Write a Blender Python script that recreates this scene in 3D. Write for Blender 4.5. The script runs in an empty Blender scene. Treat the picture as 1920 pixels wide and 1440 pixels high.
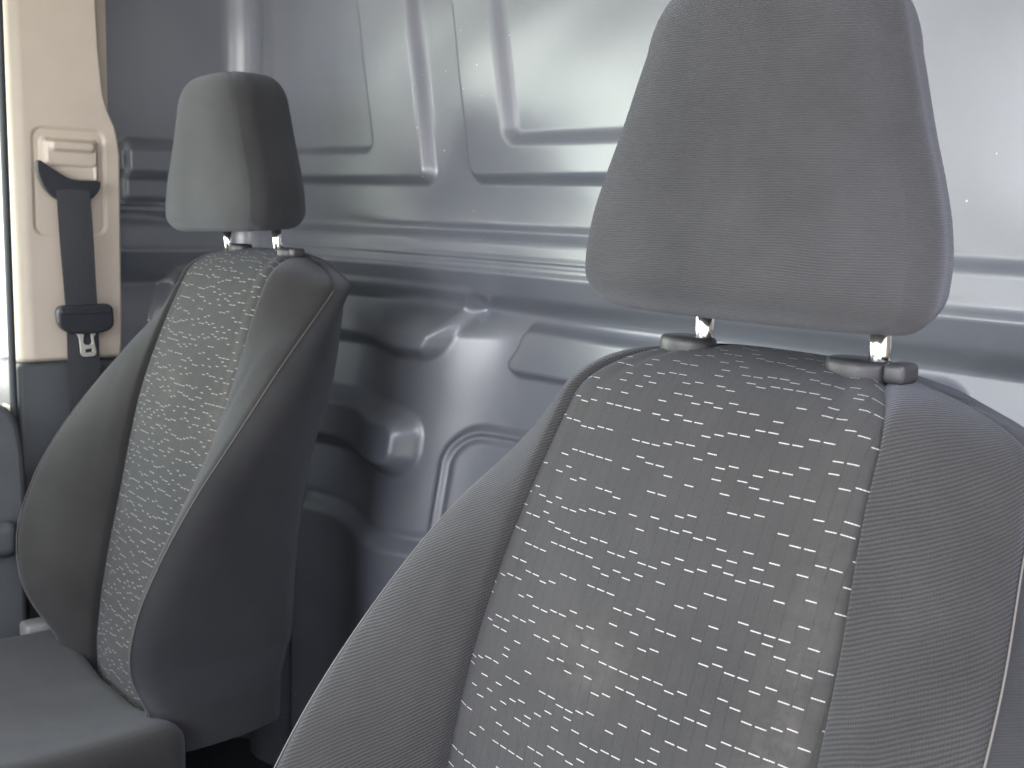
import bpy, bmesh, math, random
import numpy as np
from mathutils import Vector
random.seed(3)
rad = math.radians
S = bpy.context.scene
C = bpy.context.collection
ZC = 1.60                      # eye height above the ground outside; every z below is relative to the eye

# ------------------------------------------------------------------ camera
cam = bpy.data.cameras.new('camera'); co = bpy.data.objects.new('camera', cam); C.objects.link(co)
S.camera = co
r_ = Vector((0.6548, 0.7552, 0.0298)); u_ = Vector((-0.1342, 0.0774, 0.9879)); f_ = Vector((-0.7438, 0.6509, -0.1520))
from mathutils import Matrix
m3 = Matrix((r_, u_, -f_)).transposed()
co.matrix_world = Matrix.Translation((0, 0, ZC)) @ m3.to_4x4()
cam.sensor_fit = 'HORIZONTAL'; cam.sensor_width = 36.0; cam.lens = 36.0 * 2120.6 / 1920.0
cam.clip_start = 0.02; cam.clip_end = 400
cam.dof.use_dof = True; cam.dof.focus_distance = 0.95; cam.dof.aperture_fstop = 16.0

# ------------------------------------------------------------------ light
W = bpy.data.worlds.new('World'); S.world = W; W.use_nodes = True
nt = W.node_tree; bg = nt.nodes['Background']
sky = nt.nodes.new('ShaderNodeTexSky'); sky.sky_type = 'NISHITA'; sky.sun_disc = False
SUN_EL, SUN_AZ = 55.0, 20.0
sky.sun_elevation = rad(SUN_EL); sky.sun_rotation = rad(SUN_AZ)
hz = nt.nodes.new('ShaderNodeMix'); hz.data_type = 'RGBA'; hz.inputs[0].default_value = .62; hz.inputs[7].default_value = (6.4, 6.5, 6.7, 1)   # thin bright cloud
nt.links.new(sky.outputs[0], hz.inputs[6]); nt.links.new(hz.outputs[2], bg.inputs[0]); bg.inputs[1].default_value = 0.07
# daylight of the left door window
al = bpy.data.lights.new('left_window_light', 'AREA'); al.shape = 'RECTANGLE'; al.size = 1.2; al.size_y = .80; al.energy = 4.6; al.color = (.98, 1.0, .92)
ao = bpy.data.objects.new('left_window_light', al); C.objects.link(ao); ao.location = (-2.16, 0, ZC + .06); ao.rotation_euler = (rad(90), 0, rad(-90))
sl = bpy.data.lights.new('sun', 'SUN'); sl.energy = 4.0; sl.angle = rad(0.5); sl.color = (1, .95, .86)
so = bpy.data.objects.new('sun', sl); C.objects.link(so)
sd = Vector((math.sin(rad(SUN_AZ)) * math.cos(rad(SUN_EL)), math.cos(rad(SUN_AZ)) * math.cos(rad(SUN_EL)), math.sin(rad(SUN_EL))))
so.rotation_euler = sd.to_track_quat('Z', 'Y').to_euler(); so.location = (0, 3, 6)
vs = S.view_settings; vs.view_transform = 'Standard'; vs.look = 'None'; vs.gamma = 1.0; vs.exposure = 2.6
S.cycles.max_bounces = 8; S.cycles.diffuse_bounces = 5; S.cycles.glossy_bounces = 4

# daylight of the windscreen
al = bpy.data.lights.new('windscreen_light', 'AREA'); al.shape = 'RECTANGLE'; al.size = 1.7; al.size_y = .75; al.energy = 7; al.color = (.98, .97, 1.0)
ao = bpy.data.objects.new('windscreen_light', al); C.objects.link(ao); ao.location = (-.72, -1.25, ZC + .16); ao.rotation_euler = Vector((0, -1, .25)).to_track_quat('Z', 'Y').to_euler()

# daylight of the open door on the camera's side
al = bpy.data.lights.new('open_door_light', 'AREA'); al.shape = 'RECTANGLE'; al.size = .9; al.size_y = .7; al.energy = 6; al.color = (.87, .86, 1.0)
ao = bpy.data.objects.new('open_door_light', al); C.objects.link(ao); ao.location = (.48, -.12, ZC + .72); ao.rotation_euler = Vector((1.0, -.75, .9)).to_track_quat('Z', 'Y').to_euler()

# ------------------------------------------------------------------ materials
def mat(name, col, rough=.6, metal=0.0, spec=.5):
    m = bpy.data.materials.new(name); m.use_nodes = True
    b = m.node_tree.nodes['Principled BSDF']
    b.inputs['Base Color'].default_value = (*col, 1); b.inputs['Roughness'].default_value = rough
    b.inputs['Metallic'].default_value = metal; b.inputs['Specular IOR Level'].default_value = spec
    return m
class NT:
    def __init__(s, m): s.m = m; s.n = m.node_tree.nodes; s.l = m.node_tree.links; s.b = s.n['Principled BSDF']
    def add(s, t, **k):
        n = s.n.new(t)
        for a, v in k.items(): setattr(n, a, v)
        return n
    def put(s, sock, v):
        if hasattr(v, 'links') or isinstance(v, bpy.types.NodeSocket): s.l.new(v, sock)
        else: sock.default_value = v
    def math(s, op, a, b=0.0, c=0.0):
        n = s.add('ShaderNodeMath', operation=op); s.put(n.inputs[0], a); s.put(n.inputs[1], b)
        if len(n.inputs) > 2: s.put(n.inputs[2], c)
        return n.outputs[0]
    def noise(s, vec, scale, detail=3, rough=.5):
        n = s.add('ShaderNodeTexNoise'); s.l.new(vec, n.inputs['Vector']); n.inputs['Scale'].default_value = scale
        n.inputs['Detail'].default_value = detail; n.inputs['Roughness'].default_value = rough
        return n.outputs['Fac']
    def mix(s, fac, a, b):
        n = s.add('ShaderNodeMix', data_type='RGBA'); s.put(n.inputs[0], fac); s.put(n.inputs[6], a); s.put(n.inputs[7], b)
        return n.outputs[2]
    def ramp(s, v, a, b, lo=0.0, hi=1.0):
        n = s.add('ShaderNodeMapRange'); s.put(n.inputs[0], v); n.inputs[1].default_value = a; n.inputs[2].default_value = b
        n.inputs[3].default_value = lo; n.inputs[4].default_value = hi; return n.outputs[0]
    def bump(s, h, dist, strength=1.0, normal=None):
        n = s.add('ShaderNodeBump'); s.l.new(h, n.inputs['Height']); n.inputs['Distance'].default_value = dist
        n.inputs['Strength'].default_value = strength
        if normal is not None: s.l.new(normal, n.inputs['Normal'])
        return n.outputs[0]
    def obj(s):
        return s.add('ShaderNodeTexCoord').outputs['Object']

def sheen(N, w, tint=(.8, .85, 1, 1)):
    N.b.inputs['Sheen Weight'].default_value = w; N.b.inputs['Sheen Roughness'].default_value = .45
    N.b.inputs['Sheen Tint'].default_value = tint

FAB = (.031, .0305, .030, 1)
def fabric_twill(name, rib=.0026, ang=28.0, col=FAB, depth=.0006, contrast=.5):
    m = mat(name, col[:3], .9, 0, .2); N = NT(m)
    uv = N.add('ShaderNodeUVMap').outputs[0]; sx = N.add('ShaderNodeSeparateXYZ'); N.l.new(uv, sx.inputs[0])
    u, v = sx.outputs[0], sx.outputs[1]
    a = rad(ang)
    wob = N.math('MULTIPLY', N.math('SUBTRACT', N.noise(uv, 14, 2), .5), .006)
    w = N.math('ADD', N.math('SUBTRACT', N.math('MULTIPLY', v, math.cos(a)), N.math('MULTIPLY', u, math.sin(a))), wob)
    s1 = N.math('SINE', N.math('MULTIPLY', w, 2 * math.pi / rib))
    s2 = N.math('SINE', N.math('MULTIPLY', N.math('ADD', u, N.math('MULTIPLY', v, .35)), 2 * math.pi / (rib * .7)))
    h = N.math('ADD', N.math('MULTIPLY', s1, .42), N.math('MULTIPLY', s2, .13))
    h = N.math('ADD', h, N.math('MULTIPLY', N.noise(uv, 900, 2), .5))
    wear = N.noise(N.obj(), 9, 4, .6)
    f = N.math('MULTIPLY', N.ramp(h, -.5, .9, 1 - contrast, 1 + contrast), N.ramp(wear, .3, .7, .82, 1.2))
    N.l.new(N.mix(N.ramp(f, 0, 2), (0, 0, 0, 1), tuple(2 * c for c in col[:3]) + (1,)), N.b.inputs['Base Color'])
    # large soft folds of the cover
    big = N.noise(N.obj(), 16, 1)
    nb = N.bump(big, .0018 if 'head' in name else .003, .6)
    N.l.new(N.bump(h, depth, 1.0, nb), N.b.inputs['Normal'])
    sheen(N, .16)
    return m

def fabric_centre():
    m = mat('dashed weave', FAB[:3], .9, 0, .2); N = NT(m)
    uv = N.add('ShaderNodeUVMap').outputs[0]; sx = N.add('ShaderNodeSeparateXYZ'); N.l.new(uv, sx.inputs[0])
    wv = N.math('MULTIPLY', N.math('SUBTRACT', N.noise(uv, 6, 0), .5), .002)
    u = N.math('ADD', sx.outputs[0], 1.0); v = N.math('ADD', N.math('ADD', sx.outputs[1], wv), 3.0)
    PU, PV = .0098, .0027
    cu = N.math('DIVIDE', u, PU); cv = N.math('DIVIDE', v, PV)
    iu = N.math('FLOOR', cu); iv = N.math('FLOOR', cv); fu = N.math('FRACT', cu); fv = N.math('FRACT', cv)
    def rnd(a, b):
        c = N.add('ShaderNodeCombineXYZ'); N.put(c.inputs[0], a); N.put(c.inputs[1], b)
        w = N.add('ShaderNodeTexWhiteNoise', noise_dimensions='2D'); N.l.new(c.outputs[0], w.inputs['Vector']); return w.outputs['Value']
    NB_ = 7.0
    blk = N.math('FLOOR', N.math('DIVIDE', iv, NB_)); r_in = N.math('SUBTRACT', iv, N.math('MULTIPLY', blk, NB_))
    sh = N.math('FLOOR', N.math('MULTIPLY', rnd(blk, 17.0), 4.0))
    grp = N.math('FLOOR', N.math('DIVIDE', N.math('ADD', iu, sh), 2.0))      # neighbouring threads often share a row
    solo = N.math('LESS_THAN', rnd(N.math('ADD', iu, 311.0), blk), .45)
    gid = N.math('ADD', N.math('MULTIPLY', solo, N.math('ADD', iu, 900.0)), N.math('MULTIPLY', N.math('SUBTRACT', 1.0, solo), grp))
    row = N.math('FLOOR', N.math('MULTIPLY', rnd(gid, N.math('ADD', blk, 53.0)), NB_ - 1.5))
    occ = N.math('MULTIPLY', N.math('COMPARE', r_in, row, .1), N.math('LESS_THAN', rnd(N.math('ADD', iu, 77.0), N.math('ADD', blk, 9.0)), .90))
    lenm = N.math('MULTIPLY', N.math('GREATER_THAN', fu, .10), N.math('LESS_THAN', fu, .88))
    th = N.math('LESS_THAN', N.math('ABSOLUTE', N.math('SUBTRACT', fv, .5)), .12)
    dots = N.ramp(N.math('SINE', N.math('MULTIPLY', fu, 2 * math.pi * 6)), -1, .2, .55, 1)
    dash = N.math('MULTIPLY', N.math('MULTIPLY', occ, lenm), N.math('MULTIPLY', th, dots))
    colline = N.math('LESS_THAN', fu, .07)
    a = N.math('SINE', N.math('MULTIPLY', N.math('ADD', N.math('MULTIPLY', u, 1.2), v), 2 * math.pi / .0014))
    a2 = N.math('SINE', N.math('MULTIPLY', v, 2 * math.pi / .0010))
    h = N.math('ADD', N.math('MULTIPLY', a, .3), N.math('MULTIPLY', a2, .15))
    h = N.math('ADD', h, N.math('MULTIPLY', N.noise(uv, 1100, 2), .6))
    h = N.math('SUBTRACT', h, N.math('MULTIPLY', colline, .25))
    wear = N.noise(N.obj(), 11, 4, .6)
    f = N.math('MULTIPLY', N.ramp(h, -.4, .8, .35, 1.6), N.ramp(wear, .3, .7, .86, 1.16))
    base = N.mix(N.ramp(f, 0, 2), (0, 0, 0, 1), (.076, .075, .073, 1))
    def blob(cx, cy, rx, ry):
        a_ = N.math('POWER', N.math('DIVIDE', N.math('SUBTRACT', sx.outputs[0], cx), rx), 2.0); b_ = N.math('POWER', N.math('DIVIDE', N.math('SUBTRACT', sx.outputs[1], cy), ry), 2.0)
        return N.math('POWER', 2.718, N.math('MULTIPLY', N.math('ADD', a_, b_), -1.0))
    st = N.math('MULTIPLY', N.math('ADD', blob(-.03, -.20, .045, .03), blob(.125, -.25, .022, .16)), N.ramp(N.noise(uv, 55, 5, .75), .35, .7))
    base = N.mix(N.math('MULTIPLY', st, .5), base, (.115, .105, .095, 1))
    N.l.new(N.mix(dash, base, (.56, .56, .54, 1)), N.b.inputs['Base Color'])
    nb = N.bump(N.noise(N.obj(), 20, 1), .003, .6)
    N.l.new(N.bump(N.math('ADD', h, N.math('MULTIPLY', dash, .8)), .0004, 1.0, nb), N.b.inputs['Normal'])
    sheen(N, .13)
    return m

def painted_metal():
    m = mat('bulkhead paint', (.10, .11, .135), .36, 0, .7); N = NT(m); o = N.obj()
    N.b.inputs['Coat Weight'].default_value = .55; N.b.inputs['Coat Roughness'].default_value = .27; N.b.inputs['Coat IOR'].default_value = 1.8
    blot = N.noise(o, 7, 5, .65); fine = N.noise(o, 160, 3, .6)
    c = N.mix(N.ramp(blot, .35, .75), (.112, .124, .152, 1), (.138, .146, .166, 1))
    scuff = N.math('MULTIPLY', N.ramp(N.noise(o, 4.5, 6, .75), .55, .72), N.ramp(N.noise(o, 38, 4, .7), .42, .62))
    c = N.mix(N.math('MULTIPLY', scuff, .5), c, (.17, .145, .12, 1))
    v = N.add('ShaderNodeTexVoronoi'); N.l.new(o, v.inputs['Vector']); v.inputs['Scale'].default_value = 42
    chip = N.math('MULTIPLY', N.math('LESS_THAN', v.outputs['Distance'], .055), N.ramp(N.noise(o, 3.1, 3), .56, .60))
    c = N.mix(chip, c, (.5, .5, .48, 1))
    N.l.new(c, N.b.inputs['Base Color'])
    N.l.new(N.ramp(blot, .3, .7, .44, .54), N.b.inputs['Roughness'])
    nb = N.bump(N.noise(o, 5, 2), .006, .5)
    N.l.new(N.bump(N.math('ADD', N.noise(o, 60, 3), N.math('MULTIPLY', fine, .35)), .0007, .45, nb), N.b.inputs['Normal'])
    return m

def grained(name, col, rough, scale=500, depth=.0003, var=.12, dirt=None):
    m = mat(name, col, rough); N = NT(m); o = N.obj()
    n1 = N.noise(o, 12, 4, .6)
    lo = tuple(c * (1 - var) for c in col) + (1,); hi = tuple(min(1, c * (1 + var)) for c in col) + (1,)
    c = N.mix(N.ramp(n1, .3, .7), lo, hi)
    if dirt: c = N.mix(N.ramp(N.noise(o, 30, 4, .7), .58, .8, 0, .5), c, (*dirt, 1))
    N.l.new(c, N.b.inputs['Base Color'])
    N.l.new(N.bump(N.noise(o, scale, 2), depth, .7), N.b.inputs['Normal'])
    return m

M = {}
M['twill'] = fabric_twill('twill fabric')
M['side'] = fabric_twill('side knit', rib=.0014, ang=0, col=(.026, .0262, .028, 1), depth=.0003, contrast=.25)
M['head'] = fabric_twill('headrest fabric', rib=.0017, ang=0, col=(.036,.036,.0375, 1), depth=.00035, contrast=.28)
M['centre'] = fabric_centre()
M['thread'] = mat('piping thread', (.13, .12, .11), .8)
M['chrome'] = mat('chrome', (.85, .84, .82), .12, 1.0)
M['guide'] = grained('guide plastic', (.032, .032, .036), .45)
M['metal'] = painted_metal()
M['cream'] = grained('cream trim plastic', (.45, .392, .335), .5, 700, .0003, .04)
M['darktrim'] = grained('dark trim plastic', (.05, .055, .062), .5)
M['belt'] = None
M['rubber'] = grained('rubber seal', (.03, .035, .04), .6)
M['black'] = grained('black plastic', (.022, .025, .032), .35)
M['steel'] = mat('tongue steel', (.72, .70, .65), .38, .7)
M['greyplastic'] = grained('grey plastic', (.17, .17, .17), .45)
M['roofliner'] = grained('roof liner', (.45, .43, .38), .9)
M['ground'] = grained('pale concrete', (.35, .34, .32), .9, 3, .003)
M['panelgrey'] = grained('door card', (.075, .082, .09), .55)
def belt_mat():
    m = mat('belt webbing', (.03, .033, .038), .7, 0, .4); N = NT(m)
    sx = N.add('ShaderNodeSeparateXYZ'); N.l.new(N.obj(), sx.inputs[0])
    y, z = sx.outputs[1], sx.outputs[2]
    a = N.math('SINE', N.math('MULTIPLY', y, 2 * math.pi / .0042)); b = N.math('SINE', N.math('MULTIPLY', N.math('ADD', z, N.math('MULTIPLY', y, .6)), 2 * math.pi / .0022))
    h = N.math('ADD', N.math('MULTIPLY', a, .5), N.math('MULTIPLY', b, .3))
    N.l.new(N.mix(N.ramp(h, -.8, .8), (.026, .028, .033, 1), (.042, .045, .052, 1)), N.b.inputs['Base Color'])
    N.l.new(N.bump(h, .0004), N.b.inputs['Normal'])
    return m
M['belt'] = belt_mat()

# ------------------------------------------------------------------ helpers
def link(name, me, material, parent=None, smooth=True):
    o = bpy.data.objects.new(name, me); C.objects.link(o)
    if material: me.materials.append(material)
    if parent: o.parent = parent
    if smooth: me.shade_smooth()
    return o
def tag(o, label=None, cat=None, group=None, kind=None):
    for k, v in (('label', label), ('category', cat), ('group', group), ('kind', kind)):
        if v: o[k] = v
    return o
def empty(name, loc):
    o = bpy.data.objects.new(name, None); C.objects.link(o); o.location = loc; o.empty_display_size = .1; return o
def bm_obj(name, bm, material, parent=None, smooth=True):
    bmesh.ops.recalc_face_normals(bm, faces=bm.faces)
    me = bpy.data.meshes.new(name); bm.to_mesh(me); bm.free()
    return link(name, me, material, parent, smooth)
def rbox(bm, lo, hi, bev=.004, seg=3):
    r = bmesh.ops.create_cube(bm, size=1); vs_ = r['verts']
    for v in vs_:
        for i in range(3): v.co[i] = lo[i] + (v.co[i] + .5) * (hi[i] - lo[i])
    es = list({e for v in vs_ for e in v.link_edges})
    if bev: bmesh.ops.bevel(bm, geom=es, offset=bev, segments=seg, affect='EDGES', profile=.5)
def tube(bm, pts, r, n=10):
    pts = [Vector(p) for p in pts]; rings = []
    up = Vector((0, 0, 1))
    for i, p in enumerate(pts):
        d = (pts[min(i + 1, len(pts) - 1)] - pts[max(i - 1, 0)]).normalized()
        a = d.cross(up if abs(d.z) < .9 else Vector((1, 0, 0))).normalized(); b = d.cross(a)
        rings.append([bm.verts.new(p + r * (a * math.cos(2 * math.pi * k / n) + b * math.sin(2 * math.pi * k / n))) for k in range(n)])
    for i in range(len(rings) - 1):
        for k in range(n): bm.faces.new((rings[i][k], rings[i][(k + 1) % n], rings[i + 1][(k + 1) % n], rings[i + 1][k]))
    bm.faces.new(rings[0][::-1]); bm.faces.new(rings[-1])
def grid_mesh(name, P, UV=None, wrap=False, mask=None):
    """P: (n,m,3) points -> quad grid mesh"""
    n, m_ = P.shape[:2]
    idx = np.arange(n * m_).reshape(n, m_)
    a = idx[:-1, :-1]; b = idx[:-1, 1:]; c = idx[1:, 1:]; d = idx[1:, :-1]
    F = np.stack([a, b, c, d], -1).reshape(-1, 4)
    if wrap:
        F = np.concatenate([F, np.stack([idx[:-1, -1], idx[:-1, 0], idx[1:, 0], idx[1:, -1]], -1).reshape(-1, 4)])
    if mask is not None:
        mk = mask.reshape(-1); F = F[mk[F].all(1)]
    co_ = P.reshape(-1, 3); used = np.unique(F); mp = np.full(len(co_), -1); mp[used] = np.arange(len(used))
    co_ = co_[used]; F = mp[F]
    me = bpy.data.meshes.new(name)
    me.vertices.add(len(co_)); me.vertices.foreach_set('co', co_.astype(np.float32).ravel())
    me.loops.add(F.size); me.loops.foreach_set('vertex_index', F.astype(np.int32).ravel())
    me.polygons.add(len(F)); me.polygons.foreach_set('loop_start', np.arange(0, F.size, 4, dtype=np.int32))
    me.polygons.foreach_set('loop_total', np.full(len(F), 4, dtype=np.int32))
    if UV is not None:
        uv = me.uv_layers.new(name='UVMap'); U = UV.reshape(-1, 2)[used]
        uv.data.foreach_set('uv', U[F.ravel()].astype(np.float32).ravel())
    me.update(calc_edges=True); me.validate()
    return me
def sm(x, a, b):
    t = np.clip((x - a) / (b - a), 0, 1); return t * t * (3 - 2 * t)
def rrect(x, z, x0, x1, z0, z1, r):
    """signed distance to a rounded rectangle, negative inside"""
    qx = np.abs(x - (x0 + x1) / 2) - (x1 - x0) / 2 + r; qz = np.abs(z - (z0 + z1) / 2) - (z1 - z0) / 2 + r
    return np.hypot(np.maximum(qx, 0), np.maximum(qz, 0)) + np.minimum(np.maximum(qx, qz), 0) - r
def spl(xs, ys, q):
    """smooth interpolation (monotone-ish cubic through Catmull-Rom)"""
    xs = np.array(xs, float); ys = np.array(ys, float)
    o = np.argsort(xs); xs = xs[o]; ys = ys[o]
    m_ = np.gradient(ys, xs); q = np.clip(q, xs[0], xs[-1]); i = np.clip(np.searchsorted(xs, q) - 1, 0, len(xs) - 2)
    h = xs[i + 1] - xs[i]; t = (q - xs[i]) / h
    return (2*t**3-3*t**2+1)*ys[i] + (t**3-2*t**2+t)*h*m_[i] + (-2*t**3+3*t**2)*ys[i+1] + (t**3-t**2)*h*m_[i+1]
def plate(name, loops, thick, bev, material, parent, x):
    """filled outline (with holes) in the Y-Z plane at X = x, given real thickness"""
    cu = bpy.data.curves.new(name, 'CURVE'); cu.dimensions = '2D'; cu.fill_mode = 'BOTH'; cu.extrude = thick / 2; cu.bevel_depth = bev; cu.bevel_resolution = 2
    for L in loops:
        s = cu.splines.new('POLY'); s.points.add(len(L) - 1); s.use_cyclic_u = True
        for p, (a, b) in zip(s.points, L): p.co = (a, b, 0, 1)
    t = bpy.data.objects.new('tmp', cu); C.objects.link(t); bpy.context.view_layer.update()
    me = bpy.data.meshes.new_from_object(t.evaluated_get(bpy.context.evaluated_depsgraph_get()))
    bpy.data.objects.remove(t); bpy.data.curves.remove(cu)
    # curve XY -> world Y,Z ; curve Z -> world X
    co_ = np.zeros(len(me.vertices) * 3); me.vertices.foreach_get('co', co_); co_ = co_.reshape(-1, 3)
    me.vertices.foreach_set('co', np.stack([co_[:, 2] + x, co_[:, 0], co_[:, 1]], 1).ravel())
    me.update(); me.name = name
    o = link(name, me, material, parent, smooth=False)
    me.shade_smooth(); me.set_sharp_from_angle(angle=rad(45))
    return o
def round_poly(pts, r, n=5):
    out = []; N_ = len(pts)
    for i in range(N_):
        p = Vector(pts[i]); a = Vector(pts[i - 1]) - p; b = Vector(pts[(i + 1) % N_]) - p
        rr = min(r, a.length * .45, b.length * .45); A = p + a.normalized() * rr; B = p + b.normalized() * rr
        for k in range(n + 1):
            t = k / n; q = A * (1 - t) ** 2 + p * 2 * t * (1 - t) + B * t * t; out.append((q.x, q.y))
    return out

# ------------------------------------------------------------------ bulkhead (one pressed sheet wrapping round to the side wall)
YB, XL = 1.15, -2.10
def bulkhead():
    step = .0036
    R0 = .10
    s0 = .36; sc = math.pi / 2 * R0                # side run, corner arc
    side_len = YB - R0 - .80
    back_len = .06 - (XL + R0)
    s = np.arange(0, side_len + sc + back_len, step); z = np.arange(-1.15, .52, step)
    bx = np.zeros_like(s); by = np.zeros_like(s); nx = np.zeros_like(s); ny = np.zeros_like(s)
    for i, v in enumerate(s):
        if v < side_len: bx[i], by[i], nx[i], ny[i] = XL, .80 + v, 1, 0
        elif v < side_len + sc:
            a = (v - side_len) / R0
            bx[i] = XL + R0 - R0 * math.cos(a); by[i] = YB - R0 + R0 * math.sin(a); nx[i] = math.cos(a); ny[i] = -math.sin(a)
        else: bx[i], by[i], nx[i], ny[i] = XL + R0 + v - side_len - sc, YB, 0, -1
    Z, X = np.meshgrid(z, s - side_len - sc + XL + R0, indexing='ij')      # X = unrolled coordinate
    D = np.zeros_like(X)
    lean = (Z - .06) * -.20
    D += .11 * np.clip(-1.25 - X, 0, .70) ** 2 * sm(X, -2.157, -1.96) + 0                # the sheet curves gently towards the side wall
    # upper raised panels with sunken middles
    def step_in(sd, w): return sm(-sd, 0, w)
    d = rrect(X - lean, Z, -2.4, -1.503, .034, .9, .030); D += .020 * step_in(d, .020)
    d = rrect(X - lean, Z, -2.4, -1.640, .087, .9, .030); D -= .012 * step_in(d, .016)
    d = rrect(X - lean, Z, -1.424, -.74, .036, .9, .032); D += .020 * step_in(d, .020)
    d = rrect(X - lean, Z, -1.322, -.84, .093, .9, .030); D -= .016 * step_in(d, .024)
    plain = sm(X, -.52, -.66) if False else 1 - sm(X, -.72, -.58)
    # ridge A
    wA = .004 + .010 * sm(X, -1.62, -1.75) if False else .006 + .014 * sm(-X, 1.60, 1.80)
    D -= plain * .0075 * np.exp(-((Z + .034) / (wA)) ** 2)
    D += .011 * sm(-Z, .034, .052)
    # double bead C, curving upward at its left end
    zc = -.081 + .045 * np.clip((-1.90 - X) / .08, 0, 1.2) ** 2
    D += plain * .0050 * np.exp(-((Z - zc + .0045) / .0026) ** 2) + plain * .0040 * np.exp(-((Z - zc - .0055) / .0024) ** 2) - plain * .004 * np.exp(-((Z - zc) / .0022) ** 2)
    D += .008 * sm(-Z, .086, .098) - .016 * np.clip((-Z - .098) / .03, 0, 1)
    # under the shelf the sheet turns back
    D -= .046 * sm(-Z, .126, .165); D += .17 * np.clip(-Z - .165, 0, .36)
    # broad convex rib running down behind the seats
    low = sm(-Z, .14, .21)
    D += low * (.078 * np.exp(-((X + 1.515) / .125) ** 2) + .010 * np.exp(-((X + 1.95) / .12) ** 2))
    D += .018 * low * sm(-X, 1.72, 1.95)
    # pads left and right of the rib
    ln = (Z + .22) * .45
    d = rrect(X - ln, Z, -2.3, -1.438, -.252, -.10, .028); D += .026 * sm(-d, 0, .028) * sm(-Z, .12, .16)
    d = rrect(X + .01 * np.sin((Z + .17) * 60), Z, -1.332, -.60, -.262, -.172, .030); D += .024 * step_in(d, .016)
    # raised box
    d = rrect(X, Z, -1.98, -1.458, -.445, -.325, .050); D += .036 * sm(-d, 0, .032)
    # oval pad behind the near seat
    d = rrect(X, Z, -1.430, -.75, -.62, -.338, .075); D += .014 * step_in(d, .014); D -= .006 * np.exp(-((d + .022) / .006) ** 2)
    # large lower pad with rounded shoulder
    d = rrect(X, Z, -1.862, -.70, -1.3, -.535, .060); D += .024 * sm(-d, 0, .030)
    D -= .004 * np.exp(-((X + 1.838) / .0035) ** 2) * sm(-Z, .64, .67)
    # side wall: small raised patch, ledge line and dimple
    d = rrect(X, Z, -2.36, -2.10, -.01, .115, .02); D += .012 * step_in(d, .015)
    D += .010 * np.exp(-((X + 2.27) / .025) ** 2 - ((Z + .025) / .012) ** 2)
    # panel beating: faint unevenness
    D += .0012 * np.sin(X * 21 + 3 * np.sin(Z * 9)) * np.sin(Z * 17 + 1) 
    P = np.stack([bx[None] + nx[None] * D, by[None] + ny[None] * D, Z + ZC], -1)
    root = empty('bulkhead', (-1.0, YB, ZC - 1.15))
    tag(root, 'dark blue grey pressed metal bulkhead with moulded panels behind both seats', 'bulkhead')
    P = P - np.array(root.location)
    link('pressed_sheet', grid_mesh('pressed_sheet', P), M['metal'], root)
    bm = bmesh.new(); rbox(bm, (XL - .9 + 0, .10, 0), (1.06, .13, 1.67), 0); bm_obj('rear_skin', bm, M['metal'], root, False)
    return root
bulkhead()

# ------------------------------------------------------------------ seats
K = [-.08 * i for i in range(9)]
SU = [.1267, .1359, .1473, .1532, .1567, .1552, .1512, .1443, .1346]
SY = [-.0468, -.0876, -.1180, -.1443, -.1627, -.1803, -.2002, -.2187, -.2336]
PU = [.1862, .2114, .2381, .2526, .2557, .2515, .2370, .2111, .1808]
PY = [.0470, -.0297, -.1047, -.1753, -.2386, -.2862, -.3145, -.3131, -.2751]
RZ = [0, -.06, -.12, -.2, -.3, -.4, -.5, -.7]; RY = [.055, .045, .03, .005, -.03, -.05, -.06, -.07]
ZT = -.045                                        # where the top starts to roll over
def loop_at(z):
    """half cross-section at height z: list of (u,y) from the middle of the front to the middle of the back"""
    su, sy, pu, py = (float(spl(K, A, z)) for A in (SU, SY, PU, PY)); ry = float(spl(RZ, RY, z))
    return su, sy, pu, py, ry
NF, NB, NSD = 26, 30, 26                          # columns: front panel half, bolster, side + back half
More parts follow.
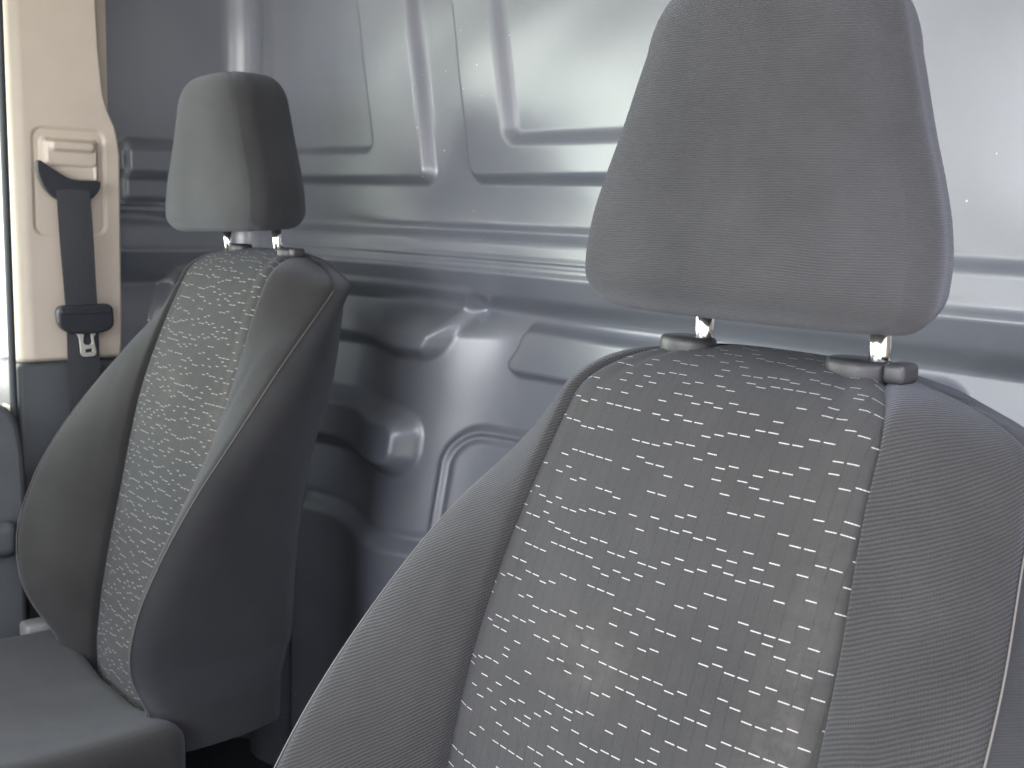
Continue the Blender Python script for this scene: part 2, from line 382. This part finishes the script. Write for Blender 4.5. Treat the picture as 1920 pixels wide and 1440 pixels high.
def half(z):
    su, sy, pu, py, ry = loop_at(z)
    pts = []
    # centre panel, slightly crowned
    for t in np.linspace(0, 1, NF): pts.append((su * t, sy + .004 * t ** 2 - .006 * (1 - t ** 2)))
    # bolster: bulges forward from the seam groove to the piping
    A = Vector((su, sy)); B = Vector((pu, py)); L = (B - A).length
    n = Vector((-(B - A).y, (B - A).x)).normalized(); n = -n if n.y > 0 or (abs(n.y) < 1e-3) else n
    bul = .013 + .07 * max(0, L - .09)
    k = float(sm(z, -.22, -.05))                   # towards the shoulders everything rounds off
    m1 = A.lerp(B, .42) + n * bul * (1 - .15 * k); m2 = A.lerp(B, .80) + n * bul * (.80 - .1 * k)
    o = Vector((pu + .020 * (1 - k) + .004 * k, py + .040 - .012 * k)); rc = Vector((min(.215, pu + .005) - .028 * k, ry - .01)); bc = Vector((.15 - .03 * k, ry + .012)); mid = Vector((0, ry + .018))
    def crom(P_, cnt, e0, e1):
        cr = [e0] + P_ + [e1]; dense = []
        for i in range(1, len(cr) - 2):
            a, b, c, d = cr[i-1], cr[i], cr[i+1], cr[i+2]
            t0 = 0; t1 = t0 + (b-a).length ** .5; t2 = t1 + (c-b).length ** .5; t3 = t2 + (d-c).length ** .5
            for q in np.linspace(t1, t2, 16, endpoint=False):
                A1 = a*((t1-q)/(t1-t0)) + b*((q-t0)/(t1-t0)); A2 = b*((t2-q)/(t2-t1)) + c*((q-t1)/(t2-t1)); A3 = c*((t3-q)/(t3-t2)) + d*((q-t2)/(t3-t2))
                B1 = A1*((t2-q)/(t2-t0)) + A2*((q-t0)/(t2-t0)); B2 = A2*((t3-q)/(t3-t1)) + A3*((q-t1)/(t3-t1))
                dense.append(B1*((t2-q)/(t2-t1)) + B2*((q-t1)/(t2-t1)))
        dense.append(P_[-1]); return np.array([[v.x, v.y] for v in dense])
    dl = crom([A, m1, m2, B, o, rc, bc, mid], 0, A - n * .02 - (m1 - A) * .3, Vector((-.12, ry + .012)))
    cl = np.r_[0, np.cumsum(np.hypot(*np.diff(dl, axis=0).T))]; cb = cl[16 * 3]
    for a in np.linspace(0, cb, NB + 1)[1:]: pts.append((np.interp(a, cl, dl[:, 0]), np.interp(a, cl, dl[:, 1])))
    for a in np.linspace(cb, cl[-1], NSD + 1)[1:]: pts.append((np.interp(a, cl, dl[:, 0]), np.interp(a, cl, dl[:, 1])))
    return np.array(pts)
def seat_shell():
    rows = []
    zl = list(np.linspace(-.70, ZT, 120))
    for z in zl:
        h = half(z); rows.append(np.c_[h, np.full(len(h), z)])
    h0 = half(ZT)
    sp = np.stack([np.minimum(h0[:, 0], .135) * .93, np.full(len(h0), .022)], -1)
    sp[:, 0] = h0[:, 0] / h0[:, 0].max() * .13
    hm = half(ZT - .02); slope = (h0 - hm) / .02                     # how the wall leans where it leaves for the top
    zl_ = -ZT - .003; slope = np.clip(slope, -1.3, 1.3)
    top = sp.copy(); ztop = np.full(len(h0), -.003) - .017 * np.clip(np.abs(sp[:, 0]) / .13, 0, 1.2) ** 3
    p0 = np.c_[h0, np.full(len(h0), ZT)]; p1 = p0 + np.c_[slope, np.ones(len(h0))] * zl_ * .48
    p3 = np.c_[top, ztop]; p2 = np.c_[top + (p1[:, :2] - top) * .62, ztop - .001]
    for t in np.linspace(0, 1, 30)[1:]:
        rows.append(p0 * (1 - t) ** 3 + 3 * p1 * t * (1 - t) ** 2 + 3 * p2 * t * t * (1 - t) + p3 * t ** 3)
    P = np.array(rows)                              # (rows, cols, 3)
    return P
SHELL = seat_shell()
SHELL[..., 2] -= .015 * sm(np.abs(SHELL[..., 0]), .125, .20) * sm(SHELL[..., 2], -.18, -.04)     # shoulders slope away
def seg_len(P, axis):
    d = np.linalg.norm(np.diff(P, axis=axis), axis=-1)
    return np.concatenate([np.zeros_like(np.take(d, [0], axis)), np.cumsum(d, axis)], axis)
def recess(P, side_cols, depth, width):
    return P
def shell_part(c0, c1, mirror, sgn=1):
    P = SHELL[:, c0:c1].copy()
    V = seg_len(P, 0)[:, [0]] * np.ones((1, P.shape[1])) - .70
    V = V if c0 else seg_len(SHELL[:, :1], 0) * np.ones((1, P.shape[1])) - .70
    U = seg_len(P, 1) + 0
    return P, U, V
def seat_normals(P):
    du = np.gradient(P, axis=1); dv = np.gradient(P, axis=0); n = np.cross(du, dv)
    return n / (np.linalg.norm(n, axis=-1, keepdims=True) + 1e-9)
NRM = seat_normals(SHELL)
def crease(P, N_, edge_dist, w, depth):
    return P - N_ * (depth * np.exp(-(edge_dist / w) ** 2))[..., None]

def build_seat():
    root = empty('van_seat', (0, 0, 0))
    # ---- backrest body: both bolsters joined through side and back = one cover
    cS, cP = NF - 1, NF - 1 + NB                   # seam column, piping column
    outs = seat_normals(SHELL)
    sgn = -1 if outs[60, 2, 1] > 0 else 1          # make normals point outward (front = -y)
    outs = outs * sgn
    U_all = seg_len(SHELL, 1)
    Vc = seg_len(SHELL[:, :1], 0) - .70
    def sewn(P, N_, U0):
        return P
    # centre panel
    P = SHELL[:, :NF].copy(); e = U_all[:, NF - 1:NF] - U_all[:, :NF]
    P = P - outs[:, :NF] * (.0045 * np.exp(-(e / .005) ** 2))[..., None]
    # the sewn-in worn strip along the outer seam
    P = P - outs[:, :NF] * (.0012 * np.exp(-((e - .028) / .006) ** 2))[..., None]
    full = np.concatenate([P[:, :0:-1] * np.array([-1, 1, 1]), P], 1)
    uu = U_all[:, :NF]; UU = np.concatenate([-uu[:, :0:-1], uu], 1); VV = Vc * np.ones((1, UU.shape[1]))
    front = full[:, ::1]
    link('centre_panel', grid_mesh('centre_panel', front, np.stack([UU, VV], -1)), M['centre'], root)
    # bolsters
    for s in (-1, 1):
        P = SHELL[:, NF - 1:cP + 1].copy(); N_ = outs[:, NF - 1:cP + 1]
        e = U_all[:, NF - 1:cP + 1] - U_all[:, NF - 1:NF]; e2 = U_all[:, cP:cP + 1] - U_all[:, NF - 1:cP + 1]
        zz = P[..., 2]
        P = P - N_ * (.0045 * np.exp(-(e / .005) ** 2) + .002 * np.exp(-(e2 / .004) ** 2))[..., None]
        # pulled fold running down the inner half of the bolster
        amp = .28 if s > 0 else .1
        fold = .034 + .018 * np.sin(np.clip((-.03 - zz) / .45, 0, 1) * math.pi)
        P = P - N_ * (amp * .0040 * np.exp(-((e - fold) / .008) ** 2) * sm(-zz, .09, .22) * sm(zz, -.5, -.3))[..., None]
        P = P + N_ * (amp * .0024 * np.exp(-((e - fold + .014) / .010) ** 2) * sm(-zz, .09, .22) * sm(zz, -.5, -.3))[..., None]
        UV = np.stack([s * e, Vc * np.ones((1, P.shape[1]))], -1)
        P = P * np.array([s, 1, 1])
        if s < 0: P = P[:, ::-1]; UV = UV[:, ::-1]
        link('bolster', grid_mesh('bolster', P, UV), M['twill'], root)
        # side cover with back
        P = SHELL[:, cP:].copy(); N_ = outs[:, cP:]; e = U_all[:, cP:] - U_all[:, cP:cP + 1]
        P = P - N_ * (.002 * np.exp(-(e / .004) ** 2))[..., None]
        UV = np.stack([s * e, Vc * np.ones((1, P.shape[1]))], -1); P = P * np.array([s, 1, 1])
        if s < 0: P = P[:, ::-1]; UV = UV[:, ::-1]
        link('side_cover', grid_mesh('side_cover', P, UV), M['side'], root)
        # piping thread
        bm = bmesh.new(); pts = []
        for i in range(0, 122):
            p = SHELL[i, cP] + outs[i, cP] * .0002; pts.append((p[0] * s, p[1], p[2]))
        tube(bm, pts, .0006, 6); bm_obj('piping', bm, M['thread'], root)
    # ---- cushion
    bm = bmesh.new(); rbox(bm, (-.245, -.78, -.78), (.245, -.24, -.655), .035, 6)
    bmesh.ops.subdivide_edges(bm, edges=bm.edges, cuts=2, use_grid_fill=True)
    for v in bm.verts:
        if v.co.z > -.69: v.co.z += -.018 * math.cos(v.co.x / .245 * math.pi) - .02 * (v.co.y + .5) * 0
        v.co.z += .05 * max(0, -(v.co.y + .4))
    cu = bm_obj('cushion', bm, M['twill'], root)
    me = cu.data
    if not me.uv_layers:
        uv = me.uv_layers.new(name='UVMap')
        for l in me.loops: c = me.vertices[l.vertex_index].co; uv.data[l.index].uv = (c.x, c.y + c.z)
    bm = bmesh.new(); rbox(bm, (-.22, -.70, -1.12), (.22, -.20, -.765), .01); bm_obj('seat_base', bm, M['darktrim'], root)
    bm = bmesh.new(); rbox(bm, (-.262, -.31, -.70), (-.222, -.235, -.628), .008); bm_obj('recliner_cover', bm, M['greyplastic'], root)
    # ---- headrest
    HZ = [.010, .03, .05, .08, .11, .14, .18, .21, .25]
    HW = [.122, .130, .133, .130, .121, .110, .097, .087, .076]
    rows = []; nf, ns = 20, 34
    zs_ = np.r_[np.linspace(.018, .262, 60)]
    lo, hi = .0135, .250
    def sec(z):
        hw = float(spl(HZ, HW, z)); yf = -.084 + .09 * (z - .02); yb = .046 + .0 * (z - .02); hb = hw * .80
        pts = [(hw * t, yf - .020 * (1 - abs(t) ** 3.2) + .006) for t in np.linspace(0, 1, nf)]
        side = [(hw, yf + .006), (hw + .007, yf + .024), (hw * .93 + .003, (yf + yb) / 2), (hb, yb - .02), (hb * .85, yb - .003), (hb * .4, yb + .002), (0, yb + .003)]
        a = np.array(side); cl = np.r_[0, np.cumsum(np.hypot(*np.diff(a, axis=0).T))]; q = np.linspace(0, cl[-1], ns + 1)[1:]
        return np.array(pts + list(zip(spl(cl, a[:, 0], q), spl(cl, a[:, 1], q))))
    rb = .028; rt = .055
    def shrink(h, k): c = np.array([0, -.022]); kk = np.clip((np.abs(h[:, :1]) * 0 + 1), 0, 1); return c + (h - c) * k
    for th in np.linspace(90, 0, 14):
        s_, c_ = math.sin(rad(th)), math.cos(rad(th))
        h = sec(lo + rb); off = rb * (1 - c_) * 1.0
        c = np.array([[0, -.022]]); d_ = h - c; mx = np.abs(d_).max(0, keepdims=True)
        p = c + d_ * (mx - off) / mx
        if th == 90: p = c + (p - c) * .98
        rows.append(np.c_[p, np.full(len(p), lo + rb - rb * s_)])
    bot = rows[0]
    pre = []
    for k in (0, .4, .8): pre.append(np.c_[np.array([[0, -.022]]) + (bot[:, :2] - np.array([[0, -.022]])) * k, bot[:, 2] - .0008 * (1 - k)])
    rows = pre + rows
    for z in np.linspace(lo + rb, hi - rt, 50)[1:-1]: h = sec(z); rows.append(np.c_[h, np.full(len(h), z)])
    for th in np.linspace(0, 90, 18):
        s_, c_ = math.sin(rad(th)), max(0, math.cos(rad(th)))
        h = sec(hi - rt + rt * s_ * .6); c = np.array([[0, -.022]])
        p = c + (h - c) * (.25 + .75 * c_ ** .55) if th < 90 else c + (h - c) * .2
        rows.append(np.c_[p, np.full(len(p), hi - rt + rt * s_ ** .9)])
    p = rows[-1].copy(); p[:, :2] = [0, -.022]; rows.append(p)
    H = np.array(rows); HN = seat_normals(H); HN = np.nan_to_num(HN) * (-1 if HN[30, 2, 1] > 0 else 1)
    HU = seg_len(H, 1); HV = seg_len(H[:, nf - 1:nf], 0)
    def both(P, UV):
        return (np.concatenate([P[:, :0:-1] * np.array([-1, 1, 1]), P], 1), np.concatenate([UV[:, :0:-1] * np.array([-1, 1]), UV], 1))
    e = HU[:, nf - 1:nf] - HU[:, :nf]; P = H[:, :nf] - HN[:, :nf] * (.0012 * np.exp(-(e / .003) ** 2))[..., None]
    P, UV = both(P, np.stack([HU[:, :nf], HV * np.ones((1, nf))], -1))
    head = link('headrest', grid_mesh('headrest', P, UV), M['head'], root)
    for s in (-1, 1):
        P = H[:, nf - 1:]; e = HU[:, nf - 1:] - HU[:, nf - 1:nf]
        P = P - HN[:, nf - 1:] * (.0012 * np.exp(-(e / .003) ** 2))[..., None]
        UV = np.stack([s * e, HV * np.ones((1, P.shape[1]))], -1); P = P * np.array([s, 1, 1])
        if s < 0: P = P[:, ::-1]; UV = UV[:, ::-1]
        link('side_gusset', grid_mesh('side_gusset', P, UV), M['head'], head)
        bm = bmesh.new(); tube(bm, [(s * .075, .002, -.045), (s * .075, -.002, .034)], .0072, 20); bm_obj('headrest_post', bm, M['chrome'], head)
    # ---- guide sleeves
    for s in (-1, 1):
        bm = bmesh.new()
        prof = [(.0, .013), (.021, .013), (.0235, .0115), (.0245, .008), (.0242, .002), (.021, -.012)]
        rings = []
        for (rr, zz) in prof[1:]:
            rings.append([bm.verts.new((s * .075 + rr * math.cos(a), .002 + rr * .72 * math.sin(a), zz - .012)) for a in np.linspace(0, 2 * math.pi, 32, endpoint=False)])
        for i in range(len(rings) - 1):
            for k in range(32): bm.faces.new((rings[i][k], rings[i][(k + 1) % 32], rings[i + 1][(k + 1) % 32], rings[i + 1][k]))
        bm.faces.new(rings[0])
        g = bm_obj('guide_sleeve', bm, M['guide'], root)
        if s > 0:
            bm = bmesh.new(); rbox(bm, (.0985, -.010, -.012), (.114, .012, .002), .004); bm_obj('release_button', bm, M['guide'], g)
    return root
def copy_tree(o, parent=None):
    c = o.copy(); C.objects.link(c)
    if parent: c.parent = parent
    for ch in list(o.children): copy_tree(ch, c)
    return c
seat = build_seat()
seat.location = (-.4911, .6735, ZC - .0929)
tag(seat, 'near grey fabric seat with white dashes, filling the right half of the view', 'seat', 'front seats of the van')
seat2 = copy_tree(seat)
seat2.location = (-1.6182, .8820, ZC - .0688)
for ch in seat.children:
    if ch.name.startswith('headrest'): ch.location = (.012, .006, .010)
for ch in seat2.children:
    if ch.name.startswith('headrest'): ch.location = (-.010, -.012, .012); ch.scale = (1.07, 1, 1); ch.rotation_euler = (rad(3), rad(-2), 0)
seat2['label'] = 'far grey fabric seat with white dashes beside the cream pillar and hanging belt'

# ------------------------------------------------------------------ left pillar trim
XP = -1.98
def pillar():
    root = empty('pillar_trim', (XP, .71, ZC - .286))
    tag(root, 'cream plastic pillar cover with moulded belt anchor, left of the far seat', 'pillar trim')
    y = np.arange(.600, .870, .0014); z = np.arange(-.288, .50, .0022)
    Z, Y = np.meshgrid(z, y, indexing='ij')
    right = np.interp(Z, [-.30, -.262, -.235, -.205, -.03, .07, .10, .12, .15, .175, .25, .5], [.806, .811, .812, .813, .814, .815, .812, .808, .795, .788, .782, .775])
    left = np.interp(Z, [-.3, -.1, .1, .5], [.620, .617, .614, .610])
    d = np.minimum(np.minimum(Y - left, right - Y), (Z + .2865) * 1.0)
    dl = Y - left; dr = right - Y; db = Z + .2865
    X = np.full_like(Y, 0.0)
    for dd, r, dep in ((dl, .030, .045), (dr, .016, .09), (db, .012, .03)):
        t = np.clip(1 - dd / r, 0, 1); X -= dep * (1 - np.sqrt(np.clip(1 - t ** 2, 0, 1)))
    # moulded outline of the anchor recess
    q = rrect(Y, Z, .655, .774, -.064, .112, .016)
    q = np.maximum(q, -((Y - .80) * -.7 - (Z + .02) * .9 - .02) * -1) if False else q
    X -= .0035 * sm(-q, -.002, .004)
    X -= .0022 * np.exp(-(q / .0028) ** 2)
    # housing of the height adjuster
    q = rrect(Y, Z, .664, .766, .020, .100, .012); X += .015 * sm(-q, 0, .010)
    q = rrect(Y, Z, .672, .760, .050, .096, .012); X -= .0028 * np.exp(-(q / .0022) ** 2)
    q = rrect(Y, Z, .676, .756, .073, .095, .010); X += .008 * sm(-q, 0, .007)
    q = rrect(Y, Z, .676, .756, .020, .052, .008); X -= .003 * sm(-q, 0, .004)
    X += .0010 * np.sin(Z * 11)
    ok = d >= -.0008
    P = np.stack([X, Y - .71, Z + .286], -1)
    link('cover', grid_mesh('cover', P, mask=ok), M['cream'], root)
    bm = bmesh.new(); rbox(bm, (-.10, -.085, .02), (-.055, .095, .78), 0); bm_obj('pillar_core', bm, M['cream'], root, False)
    low = empty('lower_pillar_trim', (XP, .72, ZC - 1.1))
    tag(low, 'dark grey lower pillar cover under the cream trim', 'pillar trim')
    bm = bmesh.new(); rbox(bm, (-.12, -.104, 0), (-.002, .11, .816), .012); bm_obj('lower_cover', bm, M['darktrim'], low)
    # rubber door seal
    bm = bmesh.new(); tube(bm, [(-1.975, .6075 + .004 * (i > 10) * 0, ZC + .5 - i * .08) for i in range(20)], .0062, 12)
    o = bm_obj('door_seal', bm, M['rubber'])
    tag(o, 'black rubber seal along the door edge of the cream pillar', 'door seal')
pillar()

# ------------------------------------------------------------------ seat belt
def belt():
    root = empty('seat_belt', (-1.955, .73, ZC)); L0 = Vector(root.location)
    tag(root, 'black seat belt hanging on the cream pillar with steel tongue', 'seat belt')
    def q(X, Y, z): k = X / -1.98; return Vector((X, Y * k, z * k + ZC))
    def strip(name, rows_, w, t):
        bm = bmesh.new(); prev = None; n = 6
        for (X, Y, z, hw) in rows_:
            ring = []
            for k in range(n + 1):
                a = -1 + 2 * k / n; ring.append(q(X + .0012 * (1 - a * a), Y + hw * a, z) - L0)
            back = [p - Vector((t, 0, 0)) for p in ring[::-1]]; vsr = [bm.verts.new(p) for p in ring + back]
            if prev:
                N_ = len(vsr)
                for k in range(N_): bm.faces.new((prev[k], prev[(k + 1) % N_], vsr[(k + 1) % N_], vsr[k]))
            prev = vsr
        o = bm_obj(name, bm, M['belt'], root, True); o.data.set_sharp_from_angle(angle=rad(50)); return o
    rows_ = [(-1.958, .7205, .018, .0295), (-1.950, .7207, .004, .0287)]
    for i in range(1, 15):
        t = i / 14; rows_.append((-1.950 + .012 * math.sin(math.pi * t * .9), .7205 + .0085 * t, .004 - .20 * t, .0285 + .0006 * math.sin(5 * t)))
    strip('webbing', rows_, .03, .0016)
    rows_ = [(-1.953 , .730, -.20 - .02 * i, .0278) for i in range(0, 8)] + [(-1.953 - .0 * i, .7305, -.36 - .05 * i, .0278) for i in range(0, 8)]
    strip('webbing', rows_, .03, .0016)
    def PX(pts, X): return [((Y) * X / -1.98 - L0.y, z * X / -1.98) for Y, z in pts]
    # D-ring: dark crescent loop
    out = [(.664, .059), (.663, .045), (.667, .030), (.675, .013), (.688, .000), (.700, -.006), (.742, -.006), (.754, .001), (.764, .012), (.768, .026), (.758, .026), (.735, .025), (.716, .027), (.698, .037), (.680, .048)]
    plate('guide_loop', [round_poly(PX(out, -1.952), .006, 4)], .006, .0025, M['black'], root, -.004)
    st = [(.687, -.190), (.777, -.189), (.7785, -.223), (.766, -.231), (.740, -.233), (.704, -.231), (.689, -.219)]
    o = plate('belt_stop', [round_poly(PX(st, -1.945), .009, 5)], .010, .004, M['black'], root, .012)
    rib = [(.690, -.194), (.775, -.193), (.775, -.199), (.690, -.200)]
    plate('grip_rib', [round_poly(PX(rib, -1.945), .002, 3)], .002, .001, M['black'], o, .0215)
    tg = [(.712, -.228), (.759, -.228), (.747, -.243), (.752, -.272), (.748, -.277), (.729, -.277), (.725, -.272), (.723, -.243)]
    h1 = [(.7305, -.236), (.7435, -.236), (.7455, -.254), (.741, -.258), (.732, -.257), (.7285, -.252)]
    h2 = [(.732, -.264), (.745, -.263), (.746, -.270), (.733, -.271)]
    plate('tongue', [round_poly(PX(tg, -1.945), .004, 4), round_poly(PX(h1, -1.945), .003, 4)[::-1], round_poly(PX(h2, -1.945), .0012, 3)[::-1]], .002, .0006, M['steel'], root, .010)
belt()

# ------------------------------------------------------------------ left door
def door():
    root = empty('left_door', (-2.0, 0, ZC - 1.1)); L0 = Vector(root.location)
    tag(root, 'grey left door card with rounded top edge at the picture edge', 'door')
    # inner card: a swept profile in Y-z with rounded corner
    out = [(-.62, -1.05), (.595, -1.05), (.603, -.60), (.6065, -.50), (.604, -.43), (.598, -.385), (.586, -.362), (.56, -.352), (-.62, -.345)]
    o = plate('door_card', [round_poly([(a, b + 1.1) for a, b in out], .02, 5)], .05, .012, M['panelgrey'], root, .012)
    pts = [(.07, .598, z) for z in (.02,)]
    bm = bmesh.new(); rbox(bm, (.046, -.5, .50), (.085, .592, .56), .018, 5); bm_obj('armrest', bm, M['panelgrey'], root)
    bm = bmesh.new(); rbox(bm, (-.02, .602, .05), (.022, .6095, .745), .002); bm_obj('edge_strip', bm, M['cream'], root)
    bm = bmesh.new(); tube(bm, [(.035, .5955, .05), (.035, .5975, .44)], .0016, 8); bm_obj('edge_trim', bm, M['greyplastic'], root)
    bm = bmesh.new(); rbox(bm, (-.075, -.62, .03), (-.02, .60, .72), .01); bm_obj('outer_skin', bm, M['darktrim'], root)
    bm = bmesh.new(); rbox(bm, (-.06, -.62, 1.50), (-.01, .60, 1.60), .01); bm_obj('window_frame', bm, M['darktrim'], root)
    g = bpy.data.materials.new('window glass'); g.use_nodes = True; n = g.node_tree.nodes; l = g.node_tree.links
    n.remove(n['Principled BSDF']); tr = n.new('ShaderNodeBsdfTransparent'); tr.inputs[0].default_value = (.93, .96, .93, 1); gl = n.new('ShaderNodeBsdfGlossy'); gl.inputs['Roughness'].default_value = .02
    mx = n.new('ShaderNodeMixShader'); mx.inputs[0].default_value = .06; l.new(tr.outputs[0], mx.inputs[1]); l.new(gl.outputs[0], mx.inputs[2]); l.new(mx.outputs[0], n['Material Output'].inputs[0])
    bm = bmesh.new(); rbox(bm, (-.045, -.60, .70), (-.041, .60, 1.51), 0); bm_obj('window_pane', bm, g, root, False)
door()

# ------------------------------------------------------------------ cabin shell
def slab(name, lo, hi, m, label, cat, bev=.01):
    bm = bmesh.new(); rbox(bm, lo, hi, bev); o = bm_obj(name, bm, m); tag(o, label, cat, kind='structure'); return o
slab('roof', (-2.15, -1.0, ZC + .50), (.08, 1.30, ZC + .54), M['roofliner'], 'pale roof lining over the cab', 'roof')
slab('floor', (-2.15, -1.3, ZC - 1.16), (.08, 1.30, ZC - 1.12), M['rubber'], 'dark rubber cab floor', 'floor')
slab('dashboard', (-2.08, -1.25, ZC - 1.1), (.02, -.75, ZC - .42), M['panelgrey'], 'dark dashboard under the windscreen', 'dashboard', .06)
slab('right_pillar', (.05, .72, ZC - 1.1), (.09, 1.2, ZC + .5), M['cream'], 'cream right door pillar', 'pillar')
bm = bmesh.new(); bmesh.ops.create_grid(bm, x_segments=2, y_segments=2, size=150)
g = bm_obj('ground', bm, M['ground'], smooth=False); tag(g, 'pale sunlit concrete yard outside the van', 'ground', kind='structure')
